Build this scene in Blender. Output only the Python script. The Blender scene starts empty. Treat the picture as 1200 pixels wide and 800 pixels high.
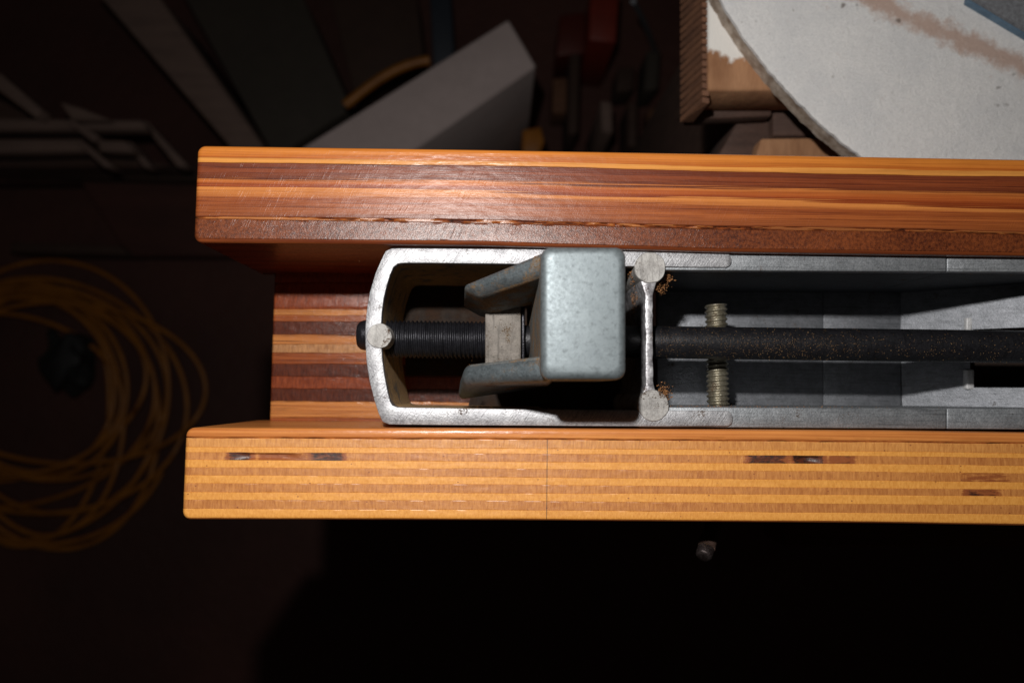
import bpy, bmesh, math, random
from mathutils import Vector, Matrix, noise
random.seed(7)
scene = bpy.context.scene
COL = scene.collection

# ------------------------------------------------------------------ camera
F = 867.0; U0, V0 = 585.0, 460.0; H = 0.217          # focal length (1200 px wide picture), foot point, height
def nrm(v): return Vector(v).normalized()
downc = nrm(((U0-600)/F, -(V0-400)/F, -1))
Xc = nrm((54400, -677, -867)); Zc = -downc
Xc = (Xc - Zc*Xc.dot(Zc)).normalized(); Yc = Zc.cross(Xc)
W2C = Matrix((Xc, Yc, Zc)).transposed()              # world axes in camera space
C2W = W2C.transposed()
cam = bpy.data.cameras.new('camera'); camo = bpy.data.objects.new('camera', cam); COL.objects.link(camo)
camo.matrix_world = Matrix.Translation((0, 0, H)) @ C2W.to_4x4()
cam.sensor_width = 36; cam.lens = F/1200*36; cam.clip_start = 0.01; cam.clip_end = 20
cam.dof.use_dof = True; cam.dof.focus_distance = 0.222; cam.dof.aperture_fstop = 9.5
scene.camera = camo
# ------------------------------------------------------------------ world, flash, exposure
w = bpy.data.worlds.new('World'); scene.world = w; w.use_nodes = True
bg = w.node_tree.nodes['Background']; bg.inputs[0].default_value = (1, 0.80, 0.70, 1); bg.inputs[1].default_value = 0.012
fl = bpy.data.lights.new('flash', 'POINT'); fl.energy = 2.9; fl.color = (1, 0.965, 0.93); fl.shadow_soft_size = 0.0045
flo = bpy.data.objects.new('flash', fl); flo.location = (-0.028, 0.078, H); COL.objects.link(flo)
scene.view_settings.view_transform = 'Standard'; scene.view_settings.look = 'None'
scene.view_settings.exposure = 0; scene.view_settings.gamma = 1
scene.render.engine = 'CYCLES'

def P(px, py, z=0.0):
    """point of the plane at height z seen at (px, py) of the 1200x800 photograph"""
    d = C2W @ Vector(((px-600)/F, -(py-400)/F, -1))
    t = (z-H)/d.z
    return Vector((d.x*t, d.y*t, z))

# ------------------------------------------------------------------ object helpers
def empty(name, loc, label, cat, group=None):
    o = bpy.data.objects.new(name, None); COL.objects.link(o); o.location = loc
    o.empty_display_size = 0.01
    tag(o, label, cat, group); return o
def tag(o, label=None, cat=None, group=None, kind=None):
    if label: o['label'] = label
    if cat: o['category'] = cat
    if group: o['group'] = group
    if kind: o['kind'] = kind
    return o
def wloc(o):
    v = Vector((0, 0, 0))
    while o: v = v + o.location; o = o.parent
    return v
def mesh(name, verts, faces, mat, parent=None, smooth=False, bevel=0, seg=2, org=None, ang=40, sub=0):
    """verts in world coordinates"""
    base = wloc(parent) if parent else (Vector(org) if org else Vector((0, 0, 0)))
    me = bpy.data.meshes.new(name)
    me.from_pydata([Vector(v)-base for v in verts], [], faces)
    bm = bmesh.new(); bm.from_mesh(me); bmesh.ops.recalc_face_normals(bm, faces=bm.faces); bm.to_mesh(me); bm.free()
    if isinstance(mat, (list, tuple)):
        for m in mat: me.materials.append(m)
    else: me.materials.append(mat)
    o = bpy.data.objects.new(name, me); COL.objects.link(o)
    if parent: o.parent = parent
    else: o.location = base
    if bevel:
        b = o.modifiers.new('bevel', 'BEVEL'); b.width = bevel; b.segments = seg; b.limit_method = 'ANGLE'; b.angle_limit = math.radians(30)
    if sub:
        s = o.modifiers.new('sub', 'SUBSURF'); s.levels = s.render_levels = sub
    if smooth or bevel:
        for p in me.polygons: p.use_smooth = True
        if not sub: 
            me.set_sharp_from_angle(angle=math.radians(ang)) if not bevel else None
    return o
def prism(pts, z1):
    """pts: world points (top), extruded down to z1"""
    n = len(pts); v = [Vector(p) for p in pts] + [Vector((p[0], p[1], z1)) for p in pts]
    f = [list(range(n)), list(range(2*n-1, n-1, -1))] + [[i, (i+1) % n, n+(i+1) % n, n+i] for i in range(n)]
    return v, f
def slab(name, pxs, zt, zb, mat, parent=None, **k):
    v, f = prism([P(x, y, zt) for x, y in pxs], zb)
    if parent is None and 'org' not in k:
        c = sum((Vector(p) for p in v[:len(pxs)]), Vector())/len(pxs); k['org'] = (c.x, c.y, zb)
    return mesh(name, v, f, mat, parent, **k)
def box(x0, x1, y0, y1, z0, z1):
    v = [(x, y, z) for z in (z0, z1) for y in (y0, y1) for x in (x0, x1)]
    return v, [[0,1,3,2],[4,6,7,5],[0,4,5,1],[2,3,7,6],[0,2,6,4],[1,5,7,3]]
def strip(outer, inner, zt, zb):
    n = len(outer); v = []
    for a, b in zip(outer, inner):
        v += [(a[0], a[1], zt), (b[0], b[1], zt), (b[0], b[1], zb), (a[0], a[1], zb)]
    f = []
    for i in range(n-1):
        q = 4*i; r = q+4
        f += [[q, q+1, r+1, r], [q+1, q+2, r+2, r+1], [q+2, q+3, r+3, r+2], [q+3, q, r, r+3]]
    f += [[0, 1, 2, 3], [4*n-4, 4*n-3, 4*n-2, 4*n-1]]
    return v, f
def cyl(p0, p1, r, n=32, prof=None, r1=None):
    """cylinder between two points; prof: list of (t, radius) along it"""
    p0, p1 = Vector(p0), Vector(p1); ax = (p1-p0).normalized()
    a = ax.orthogonal().normalized(); b = ax.cross(a)
    prof = prof or [(0, r), (1, r if r1 is None else r1)]
    v, f = [], []
    for t, rr in prof:
        c = p0.lerp(p1, t)
        for i in range(n):
            th = 2*math.pi*i/n; v.append(c+(a*math.cos(th)+b*math.sin(th))*rr)
    for j in range(len(prof)-1):
        for i in range(n):
            f.append([j*n+i, j*n+(i+1) % n, (j+1)*n+(i+1) % n, (j+1)*n+i])
    f += [list(range(n)), [(len(prof)-1)*n+i for i in range(n)]]
    return v, f
def thread(p0, p1, r, pitch, depth, n=40):
    p0, p1 = Vector(p0), Vector(p1); L = (p1-p0).length; ax = (p1-p0)/L
    a = ax.orthogonal().normalized(); b = ax.cross(a); m = int(L/pitch*8)
    v, f = [], []
    for j in range(m+1):
        for i in range(n):
            th = 2*math.pi*i/n; s = L*j/m
            u = (s/pitch - i/n) % 1.0
            tri = min(1, max(0, 1.25-2.5*abs(u-.5)*1.25))
            rr = r - depth*(1-tri)
            v.append(p0+ax*s+(a*math.cos(th)+b*math.sin(th))*rr)
    for j in range(m):
        for i in range(n):
            f.append([j*n+i, j*n+(i+1) % n, (j+1)*n+(i+1) % n, (j+1)*n+i])
    f += [list(range(n)), [m*n+i for i in range(n)]]
    return v, f
def join(parts):
    V, Fc = [], []
    for v, f in parts:
        o = len(V); V += [Vector(q) for q in v]; Fc += [[i+o for i in q] for q in f]
    return V, Fc

# ------------------------------------------------------------------ materials
class NT:
    def __init__(s, name):
        s.m = bpy.data.materials.new(name); s.m.use_nodes = True; s.t = s.m.node_tree
        s.b = s.t.nodes['Principled BSDF']; s.tc = s.t.nodes.new('ShaderNodeTexCoord')
    def n(s, k, **kw):
        nd = s.t.nodes.new(k)
        for a, v in kw.items(): setattr(nd, a, v)
        return nd
    def l(s, a, b): s.t.links.new(a, b)
    def mapping(s, scale, rot=(0, 0, 0), loc=(0, 0, 0)):
        m = s.n('ShaderNodeMapping'); s.l(s.tc.outputs['Object'], m.inputs[0])
        m.inputs['Scale'].default_value = scale; m.inputs['Rotation'].default_value = rot; m.inputs['Location'].default_value = loc
        return m.outputs[0]
    def rmap(s, ang, along, across, loc=(0, 0, 0)):
        """streaks that run along the direction ang (radians from +x)"""
        m = s.n('ShaderNodeMapping', vector_type='TEXTURE'); s.l(s.tc.outputs['Object'], m.inputs[0])
        m.inputs['Rotation'].default_value = (0, 0, ang); m.inputs['Scale'].default_value = (1/along, 1/across, 1/300); m.inputs['Location'].default_value = loc
        return m.outputs[0]
    def noise(s, vec, scale=1, detail=3, rough=.55, dist=0):
        n = s.n('ShaderNodeTexNoise'); s.l(vec, n.inputs['Vector']); n.inputs['Scale'].default_value = scale
        n.inputs['Detail'].default_value = detail; n.inputs['Roughness'].default_value = rough; n.inputs['Distortion'].default_value = dist
        return n.outputs['Fac']
    def ramp(s, fac, a, b, ca=0., cb=1.):
        r = s.n('ShaderNodeMapRange'); s.l(fac, r.inputs[0])
        for i, v in zip((1, 2, 3, 4), (a, b, ca, cb)): r.inputs[i].default_value = v
        return r.outputs[0]
    def mix(s, fac, a, b, mode='MIX'):
        m = s.n('ShaderNodeMix', data_type='RGBA', blend_type=mode)
        if isinstance(fac, (int, float)): m.inputs[0].default_value = fac
        else: s.l(fac, m.inputs[0])
        for i, c in ((6, a), (7, b)):
            if isinstance(c, tuple): m.inputs[i].default_value = (*c, 1)
            else: s.l(c, m.inputs[i])
        return m.outputs[2]
    def math(s, op, a, b=None, c=None):
        m = s.n('ShaderNodeMath', operation=op)
        for i, x in enumerate((a, b, c)):
            if x is None: continue
            if isinstance(x, (int, float)): m.inputs[i].default_value = x
            else: s.l(x, m.inputs[i])
        return m.outputs[0]
    def bump(s, h, dist, strength=1, prev=None):
        b = s.n('ShaderNodeBump'); s.l(h, b.inputs['Height']); b.inputs['Distance'].default_value = dist; b.inputs['Strength'].default_value = strength
        if prev: s.l(prev, b.inputs['Normal'])
        return b.outputs[0]
    def set(s, color=None, rough=None, metal=None, normal=None, coat=None, coatr=None, spec=None):
        for k, v in (('Base Color', color), ('Roughness', rough), ('Metallic', metal), ('Normal', normal), ('Coat Weight', coat), ('Coat Roughness', coatr), ('Specular IOR Level', spec)):
            if v is None: continue
            if isinstance(v, tuple): s.b.inputs[k].default_value = (*v, 1)
            elif isinstance(v, (int, float)): s.b.inputs[k].default_value = v
            else: s.l(v, s.b.inputs[k])
        if normal is not None and coat: s.l(normal, s.b.inputs['Coat Normal'])
        return s.m

def wood(name, ca, cb, cc=None, kind='long', seed=0, coat=.5, rough=.45, scratch=.5, line=None, wavy=0, streak=None, bumpd=.00006, coatr=.22, spec=.18, bands=None, dots=0):
    """ca, cb: pale and dark of the grain; long = grain along x, end = short fibres across the ply"""
    t = NT(name)
    off = (seed*3.1, seed*1.7, seed*.9)
    if kind == 'long':
        v1 = t.mapping((14, 1500, 200), loc=off); v2 = t.mapping((60, 5200, 900), loc=off)
        g1 = t.noise(v1, 1, 4, .6, .25+wavy); g2 = t.noise(v2, 1, 3, .6)
    elif kind == 'pale':
        v1 = t.mapping((1500, 620, 300), loc=off); v2 = t.mapping((3000, 900, 900), rot=(0, 0, .1), loc=off)
        g1 = t.noise(v1, 1, 4, .7); g2 = t.noise(v2, 1, 3, .65)
    elif kind == 'mottle':
        v1 = t.mapping((1300, 1000, 500), loc=off); v2 = t.mapping((3500, 2600, 900), loc=off)
        g1 = t.noise(v1, 1, 4, .7); g2 = t.noise(v2, 1, 3, .65)
    else:
        v1 = t.mapping((1500, 260, 200), loc=off); v2 = t.mapping((4200, 500, 900), rot=(0, 0, .12), loc=off)
        g1 = t.noise(v1, 1, 4, .65); g2 = t.noise(v2, 1, 3, .6)
    big = t.noise(t.mapping((26, 60, 60), loc=off), 1, 4, .65)
    f = t.math('ADD', t.ramp(g1, .32, .68), t.math('MULTIPLY', t.math('SUBTRACT', g2, .5), .8 if kind == 'long' else 1.2))
    f = t.math('ADD', f, t.math('MULTIPLY', t.math('SUBTRACT', big, .5), 1.1))
    f = t.ramp(f, 0, 1.05)
    c = t.mix(f, ca, cb)
    if bands:
        ba = t.n('ShaderNodeAttribute', attribute_name='band')
        wv = t.noise(t.mapping((9, 700, 100), loc=off), 1, 4, .6, .3); wf = t.noise(t.mapping((16, 3800, 100), loc=off), 1, 3, .6, .2)
        q = t.math('ADD', ba.outputs['Fac'], t.math('MULTIPLY', t.math('SUBTRACT', wv, .5), .9)); q = t.math('ADD', q, t.math('MULTIPLY', t.math('SUBTRACT', wf, .5), .75))
        q = t.math('DIVIDE', q, bands[0]); cr = t.n('ShaderNodeValToRGB'); t.l(q, cr.inputs[0])
        el = cr.color_ramp.elements
        for i_, (p_, col_) in enumerate(bands[1]):
            e_ = el[i_] if i_ < 2 else el.new(p_/bands[0])
            e_.position = p_/bands[0]; e_.color = (col_[0]*.93, col_[1]*.84, col_[2]*.74, 1)
        c = t.mix(t.ramp(f, .2, 1, 0, .55), cr.outputs[0], t.mix(1.0, cr.outputs[0], (.42, .30, .26), 'MULTIPLY'))
    if dots:
        vo = t.n('ShaderNodeTexVoronoi'); t.l(t.mapping((260, 330, 20), loc=off), vo.inputs['Vector']); vo.inputs['Scale'].default_value = 1
        c = t.mix(t.math('MULTIPLY', t.ramp(vo.outputs['Distance'], .085, .05), .75), c, (.22, .05, .02))
    if cc:   # dark growth lines that wander along the ply
        v3 = t.mapping((7, 1050, 100), loc=off); g3 = t.noise(v3, 1, 2, .5, .6)
        ln = t.math('ABSOLUTE', t.math('SUBTRACT', t.math('FRACT', t.math('MULTIPLY', g3, 7)), .5))
        c = t.mix(t.math('MULTIPLY', t.ramp(ln, .16, .0), .85), c, cc)
    # pores and specks
    sp = t.noise(t.mapping((1500, 2600, 1500), loc=off), 1, 2, .7)
    c = t.mix(t.math('MULTIPLY', t.ramp(sp, .66, .78), .55), c, tuple(x*.25 for x in cb))
    # stain attribute (knots, voids)
    at = t.n('ShaderNodeAttribute', attribute_name='stain')
    sn = t.noise(t.mapping((260, 1500, 400), loc=off), 1, 5, .7)
    sv = t.math('ADD', at.outputs['Fac'], t.math('MULTIPLY', t.math('MULTIPLY', t.math('SUBTRACT', sn, .5), 1.3), t.ramp(at.outputs['Fac'], 0, .3)))
    dk = t.mix(t.ramp(t.noise(t.mapping((900, 1600, 400), loc=off), 1, 3), .4, .62), (.10, .022, .008), (.020, .008, .006))
    c = t.mix(t.math('MULTIPLY', t.ramp(sv, .30, .52), .85), c, (.26, .062, .016))
    c = t.mix(t.math('MULTIPLY', t.ramp(sv, .72, .92), .95), c, dk)
    if line is not None:
        sx = t.n('ShaderNodeSeparateXYZ'); t.l(t.tc.outputs['Object'], sx.inputs[0])
        d = t.math('ABSOLUTE', t.math('SUBTRACT', sx.outputs[0], line))
        c = t.mix(t.math('MULTIPLY', t.ramp(d, .00016, .00007), .8), c, (.03, .015, .01))
    # relief: fibres, saw marks, pits
    sc = t.noise(t.rmap(1.17, 130, 2100, off), 1, 2, .7)
    sc = t.math('MULTIPLY', t.ramp(sc, .52, .72), t.ramp(t.noise(t.mapping((90, 260, 50), loc=off), 1, 3, .6), .42, .62))
    sc2 = t.noise(t.mapping((3400, 2600, 900), loc=off), 1, 3, .7)
    h = t.math('ADD', t.math('MULTIPLY', g2, .4), t.math('MULTIPLY', sc, scratch*.38))
    h = t.math('ADD', h, t.math('MULTIPLY', sc2, scratch*.42))
    nb = t.bump(h, bumpd*1.25, 1)
    big2 = t.noise(t.mapping((260, 420, 200), loc=off), 1, 2, .5)
    nb = t.bump(big2, .00010, 1, nb)
    rr = t.ramp(sp, .3, .7, rough-.08, rough+.12)
    return t.set(c, rr, 0, nb, coat, coatr, spec)

def metal(name, col, dark, rough=.42, met=.75, dust=.0, scr=(900, 90, 200), rot=0.0, grain=1800, bumpd=.00005, dustcol=(.13, .062, .022), deep=None, spots=.5, lump=.00012):
    t = NT(name)
    n1 = t.noise(t.mapping((260, 260, 260)), 1, 5, .65); n2 = t.noise(t.mapping((grain,)*3), 1, 3, .7)
    n3 = t.noise(t.rmap(rot, scr[0], scr[1]) if rot else t.mapping(scr), 1, 3, .7)
    f = t.ramp(t.math('ADD', t.math('MULTIPLY', n1, .55), t.math('MULTIPLY', n2, .45)), .36, .62)
    c = t.mix(f, dark, col)
    c = t.mix(t.math('MULTIPLY', t.ramp(n3, .52, .68), .6), c, tuple(x*.55 for x in dark))
    sp = t.noise(t.mapping((1100, 1100, 1100), loc=(3, 1, 2)), 1, 2, .6)
    c = t.mix(t.math('MULTIPLY', t.ramp(sp, .66, .74), spots), c, (.02, .015, .012))
    me = met
    if dust > 0 or deep:
        g = t.noise(t.mapping((170, 170, 170), loc=(7, 3, 1)), 1, 4, .6); g2 = t.noise(t.mapping((2600,)*3), 1, 2, .7)
        s = t.math('ADD', t.math('MULTIPLY', g, .6), t.math('MULTIPLY', g2, .4))
        if deep:   # sawdust that settled low on the walls: (z where it starts, z where it is full)
            gp = t.n('ShaderNodeNewGeometry'); sx = t.n('ShaderNodeSeparateXYZ'); t.l(gp.outputs['Position'], sx.inputs[0])
            s = t.math('ADD', s, t.ramp(sx.outputs[2], deep[0], deep[1], 0, .26))
        df = t.ramp(s, .62-dust*.25, .68-dust*.25)
        dc = t.mix(t.ramp(g2, .35, .65), dustcol, tuple(x*.3 for x in dustcol))
        c = t.mix(df, c, dc); me = t.math('MULTIPLY', t.math('SUBTRACT', 1, df), met)
        rg = t.math('ADD', t.ramp(n2, .3, .7, rough-.08, rough+.1), t.math('MULTIPLY', df, .4))
    else: rg = t.ramp(n2, .3, .7, rough-.08, rough+.1)
    nb = t.bump(t.math('ADD', n2, t.math('MULTIPLY', n3, .6)), bumpd*2, 1)
    nb = t.bump(n1, lump, 1, nb)
    return t.set(c, rg, me, nb)

def plain(name, ca, cb, scale=60, rough=.8, met=0, bumpd=.0003, stretch=(1, 1, 1), rot=(0, 0, 0), coat=0):
    t = NT(name)
    n1 = t.noise(t.mapping(tuple(scale*s for s in stretch), rot=rot), 1, 5, .6)
    n2 = t.noise(t.mapping(tuple(scale*9*s for s in stretch), rot=rot, loc=(2, 5, 1)), 1, 3, .6)
    c = t.mix(t.ramp(t.math('ADD', t.math('MULTIPLY', n1, .7), t.math('MULTIPLY', n2, .3)), .35, .65), ca, cb)
    return t.set(c, rough, met, t.bump(n2, bumpd), coat, .3)

# ------------------------------------------------------------------ the two beams and the block, ply by ply
def interp(pts, x):
    if x <= pts[0][0]:
        (x0, y0), (x1, y1) = pts[0], pts[1]
    elif x >= pts[-1][0]:
        (x0, y0), (x1, y1) = pts[-2], pts[-1]
    else:
        for a, b in zip(pts, pts[1:]):
            if a[0] <= x <= b[0]: (x0, y0), (x1, y1) = a, b; break
        t = (x-x0)/(x1-x0); return y0+(y1-y0)*t
    return y0+(y1-y0)*(x-x0)/(x1-x0)
def laminate(root, bounds, mats, zt, zb, xl_px, ymid, xr, r=.0016, rc=.0024, name='ply', stain=None, wob=.00012, sub=None, rec=.00016):
    """bounds[i]: pixel polyline of the seam above ply i; the plies are glued side by side along y"""
    XL = P(xl_px, ymid, zt).x
    B = [[(P(x, y, zt).x, P(x, y, zt).y) for x, y in b] for b in bounds]
    top = B[0]; bot = B[-1]
    def zdrop(X, Y):
        d1 = interp(top, X)-Y; d2 = Y-interp(bot, X); dy = min(d1, d2); dx = X-XL
        if dx < rc and dy < rc: d = rc-math.hypot(rc-dx, rc-dy)
        else: d = min(dx, dy)
        d = max(d, 0)
        return 0 if d >= r else r-math.sqrt(max(0, r*r-(r-d)**2))
    def xl(Y, X=None):
        d1 = interp(top, XL)-Y; d2 = Y-interp(bot, XL); dy = max(0, min(d1, d2))
        return XL + (rc-math.sqrt(max(0, rc*rc-(rc-dy)**2)) if dy < rc else 0)
    sx = [0, .0001, .0003, .0006, .001, .0014, .0018, .0025, .0035]
    L = xr-XL; k = 230
    sx += [.0035+(L-.0035)*(i/k) for i in range(1, k+1)]
    for i, m in enumerate(mats):
        fr = [0, .035, .12, .3, .5, .7, .88, .965, 1]
        if i == 0: fr = [0, .01, .03, .06, .1, .16, .24, .5, .8, .965, 1]
        if i == len(mats)-1: fr = [0, .035, .3, .6, .72, .8, .88, .93, .97, .99, 1]
        jit = random.uniform(-.00004, .00004)
        V, st, Fc, bd = [], [], [], []
        n = len(sx)
        sb = [[(P(x, y, zt).x, P(x, y, zt).y) for x, y in b] for b in sub[i]] if sub and i in sub else None
        if sb: fr = sorted(set([0, .01, .03, .06, .99, 1]+[a_/24 for a_ in range(25)]))
        for j, fj in enumerate(fr):
            for s in sx:
                X = XL+s
                ya = interp(B[i], X); yb = interp(B[i+1], X)
                wa = wob*noise.noise((X*55, i*7.3, 0))+wob*.5*noise.noise((X*260, i*7.3, 4)) if i else 0
                wb = wob*noise.noise((X*55, (i+1)*7.3, 0))+wob*.5*noise.noise((X*260, (i+1)*7.3, 4)) if i < len(mats)-1 else 0
                Y = (ya+wa)*(1-fj)+(yb+wb)*fj
                Xs = max(X, xl(Y)+ (s if s < .0001 else 0)) if s < rc*1.5 else X
                if s < rc*1.5: Xs = xl(Y)+s*(1 - (xl(Y)-XL)/(rc*1.5)) 
                z = zt+jit-zdrop(Xs, Y)+.00003*noise.noise((Xs*300, Y*900, i))
                if fj in (0, 1) and not (i == 0 and j == 0) and not (i == len(mats)-1 and j == len(fr)-1): z -= rec+rec*.6*noise.noise((Xs*400, i, j))
                sv = 0
                if stain:
                    sv, dz = stain(i, Xs, fj); z -= dz
                V.append((Xs, Y, z)); st.append(sv)
                if sb:
                    ys = [ya]+[interp(b_, X) for b_ in sb]+[yb]; Yq = ya+(yb-ya)*fj; bv = len(ys)-1
                    for q_ in range(len(ys)-1):
                        if Yq >= ys[q_+1]-1e-9: bv = q_+(ys[q_]-Yq)/max(1e-7, ys[q_]-ys[q_+1]); break
                    bd.append(bv)
                else: bd.append(0)
        m_ = len(fr)
        for j in range(m_-1):
            for q in range(n-1): Fc.append([j*n+q, j*n+q+1, (j+1)*n+q+1, (j+1)*n+q])
        # skirts
        def skirt(idx):
            o = len(V)
            for a in idx: V.append((V[a][0], V[a][1], zb)); st.append(0); bd.append(0)
            for a in range(len(idx)-1): Fc.append([idx[a], idx[a+1], o+a+1, o+a])
        skirt([q for q in range(n)]); skirt([(m_-1)*n+q for q in range(n)]); skirt([j*n for j in range(m_)]); skirt([j*n+n-1 for j in range(m_)])
        o = mesh(name, V, Fc, m, root, smooth=True, ang=35)
        a = o.data.attributes.new('stain', 'FLOAT', 'POINT'); a.data.foreach_set('value', st)
        a = o.data.attributes.new('band', 'FLOAT', 'POINT'); a.data.foreach_set('value', bd)
    return XL

XR = P(1350, 400).x
LX = [240, 400, 600, 700, 840, 1040, 1200, 1320]
def tr(x, *ys_at): return list(zip(x, ys_at))

# --- upper beam
ux = [240, 560, 700, 840, 1080, 1200]
ub = [tr(ux, 170, 174.5, 177, 179.5, 184, 186.2),
      tr(ux, 190, 194, 197, 201, 205.6, 207),
      tr(ux, 210, 213, 217.5, 221, 224.5, 227),
      tr(ux, 220, 223.5, 230, 232, 242, 247),
      tr(ux, 231, 232.5, 236, 241, 246, 250),
      tr(ux, 253.6, 257, 261, 265, 268, 272),
      tr(ux, 256, 261, 264.5, 268.5, 271.5, 275),
      tr(ux, 279.5, 282.5, 287, 291, 294.5, 296),
      tr(ux, 284, 287, 290.5, 294.5, 298, 299.5)]
usub = {1: ub[2:5]}
ub = [ub[0], ub[1], ub[5], ub[6], ub[7], ub[8]]
RINGS = (4.0, [(0.0, (.12, .030, .016)), (.10, (.20, .050, .020)), (.28, (.10, .023, .012)), (.34, (.24, .062, .022)), (.6, (.21, .052, .018)), (.66, (.09, .020, .011)), (.72, (.23, .06, .021)), (.93, (.11, .025, .012)), (1.0, (.56, .20, .050)), (1.35, (.42, .115, .026)),
  (1.75, (.30, .065, .016)), (1.96, (.20, .038, .010)), (2.04, (.62, .25, .065)), (2.75, (.52, .19, .05)), (2.92, (.40, .13, .034)), (2.96, (.17, .04, .012)), (3.0, (.38, .115, .03)), (3.2, (.30, .08, .022)), (3.26, (.17, .04, .014)), (3.31, (.38, .115, .03)), (3.5, (.34, .10, .028)), (3.56, (.16, .038, .013)), (3.6, (.35, .105, .028)), (3.8, (.30, .09, .026)), (4.0, (.17, .045, .016))])
RING0 = (2.0, [(0.0, (.56, .20, .035)), (.4, (.62, .23, .04)), (.9, (.50, .155, .026)), (1.08, (.44, .125, .02)), (1.16, (.68, .32, .075)), (2.0, (.66, .30, .07))])
usub[0] = [[(x_, y_) for x_, y_ in tr(ux, 184, 187.5, 191, 195, 199, 200.5)]]
um = [wood('wood_face_orange', (.66, .255, .052), (.47, .155, .026), kind='long', seed=1, scratch=.3, coat=.6, bands=RING0),
      wood('wood_ringed_plank', (1, 1, 1), (.3, .1, .05), kind='long', seed=2, scratch=.9, bands=RINGS, coat=.42, coatr=.27),
      wood('wood_torn_seam', (.42, .15, .038), (.20, .06, .018), kind='long', seed=6, scratch=.9),
      wood('wood_dark_end_grain', (.19, .048, .013), (.05, .011, .005), kind='mottle', seed=7, scratch=1.0, coat=.55, coatr=.25, bumpd=.00008),
      wood('wood_edge_red', (.24, .06, .014), (.10, .02, .008), kind='long', seed=8, scratch=.3)]
def ustain(i, X, f):
    if i == 2:
        s = noise.noise((X*110, 3.3, f*1.2))+.6*noise.noise((X*420, 9, f*2))-.22*max(0, min(1, (-.0-X)/.05))
        q = max(0, min(1, (s-.02)/.12))
        return q*.9, .0006*q*math.sin(math.pi*f)
    return 0, 0
bc = P(700, 235)
upper = empty('wooden_beam', (P(230, 235).x, bc.y, -.06), 'upper dark laminated wooden beam, its edge striped red-brown with one orange face', 'wooden beam', 'laminated beams either side of the metal channel')
laminate(upper, ub, um, 0, -.06, 228, 235, XR, stain=ustain, r=.0013, sub=usub)

# --- lower beam
lx = [240, 600, 1040, 1200]
lb = [tr(lx, 501, 502, 504.5, 507),
      tr(lx, 513, 515, 518, 520),
      tr(lx, 523.6, 525.3, 528.7, 531),
      tr(lx, 529.8, 531.3, 534.4, 536.6),
      tr(lx, 538.5, 540.8, 543.7, 545.7),
      tr(lx, 547.5, 549.3, 552.8, 555),
      tr(lx, 556.6, 559, 563, 565),
      tr(lx, 566, 567.5, 572, 573.5),
      tr(lx, 576.4, 577.5, 580, 581.5),
      tr(lx, 585.5, 586.5, 590.5, 592),
      tr(lx, 596, 597.5, 601, 602.5),
      tr(lx, 609, 610, 613.5, 616.5)]
lroot = empty('wooden_beam', (P(215, 560).x, P(700, 560).y, -.06), 'lower pale laminated wooden beam with even yellow and tan plies and a thin line across', 'wooden beam', 'laminated beams either side of the metal channel')
LN = P(641, 560).x - lroot.location.x
def lw(i, a, b, k): return wood('wood_lower_ply', a, b, kind=k, seed=20+i, scratch=.5 if k == 'pale' else .7, line=LN if i else None, coat=1.0, coatr=.42, spec=.5, dots=1)
pa, pb = (.88, .405, .085), (.68, .27, .042)
ta, tb = (.66, .275, .070), (.43, .145, .032)
lm = [wood('wood_lower_face', (.68, .26, .065), (.45, .135, .030), kind='long', seed=19, scratch=.3),
      lw(1, (.72, .32, .08), (.50, .185, .04), 'end')]
for i in range(2, 11):
    lm.append(lw(i, *((pa, pb, 'pale') if i % 2 == 0 else (ta, tb, 'end'))))
def seg(x, a, b, s=.0035): return max(0, min(1, (x-a)/s))*max(0, min(1, (b-x)/s))
xp = lambda x: P(x, 540).x
def lstain(i, X, f):
    e = math.sin(math.pi*min(1, max(0, f)))
    if i == 0 and f > .87: return .75+.7*noise.noise((X*140, 1, f*3)), .0004*(f > .96)
    if i == 3:
        a = seg(X, xp(258), xp(302))*1.05; a = max(a, seg(X, xp(290), xp(365))*.58); b = seg(X, xp(354), xp(412))*1.0
        c = seg(X, xp(866), xp(932))*.95; d = seg(X, xp(922), xp(972))*1.5; g = seg(X, xp(962), xp(1010))*.72
        return max(a, b, c, d, g), (.0007*seg(X, xp(275), xp(352))+.0012*seg(X, xp(930), xp(962)))*min(1, e*1.6)
    if i == 7: return seg(X, xp(1120), xp(1178))*.80, 0
    if i == 5: return seg(X, xp(1115), xp(1195), .006)*.50, 0
    return 0, 0
lb.insert(-1, tr(lx, 606.8, 607.6, 611, 613.6)); lm.append(wood('wood_lower_edge', (.34, .11, .025), (.20, .055, .014), kind='long', seed=35, scratch=.3))
laminate(lroot, lb, lm, 0, -.06, 214.5, 560, XR, stain=lstain, r=.0012, rec=.00007)

# --- block between the beams, lower down
zc = -.055
cb = [292, 330, 362, 369, 376, 392, 403, 413, 426, 441, 455, 470, 489, 503]
cbb = [[(320, y), (900, y+3+(y-400)*-.002)] for y in cb]
RDa, RDb = (.27, .060, .018), (.12, .022, .008)
cm = []
for i, c in enumerate([0, 0, 2, 1, 3, 2, 4, 1, 3, 0, 3, 2, 1]):
    a, b, k = [(RDa, RDb, 'end'), ((.40, .11, .028), (.22, .05, .013), 'long'), ((.60, .24, .065), (.36, .11, .028), 'long'), ((.12, .028, .012), (.045, .010, .005), 'end'), ((.52, .26, .11), (.28, .12, .045), 'end')][c]  # last entry: pale shine painted as the colour of one ply
    cm.append(wood('wood_block_ply', a, b, kind=k, seed=40+i, scratch=.8, coat=.55, coatr=.2, spec=.1, bumpd=.00007, cc=(.05, .012, .006) if c in (1, 2) else None))
croot = empty('wooden_block', (P(330, 400, zc).x, P(500, 400, zc).y, -.08), 'red-brown laminated wooden block set low between the two beams at the left', 'wooden block')
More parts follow.
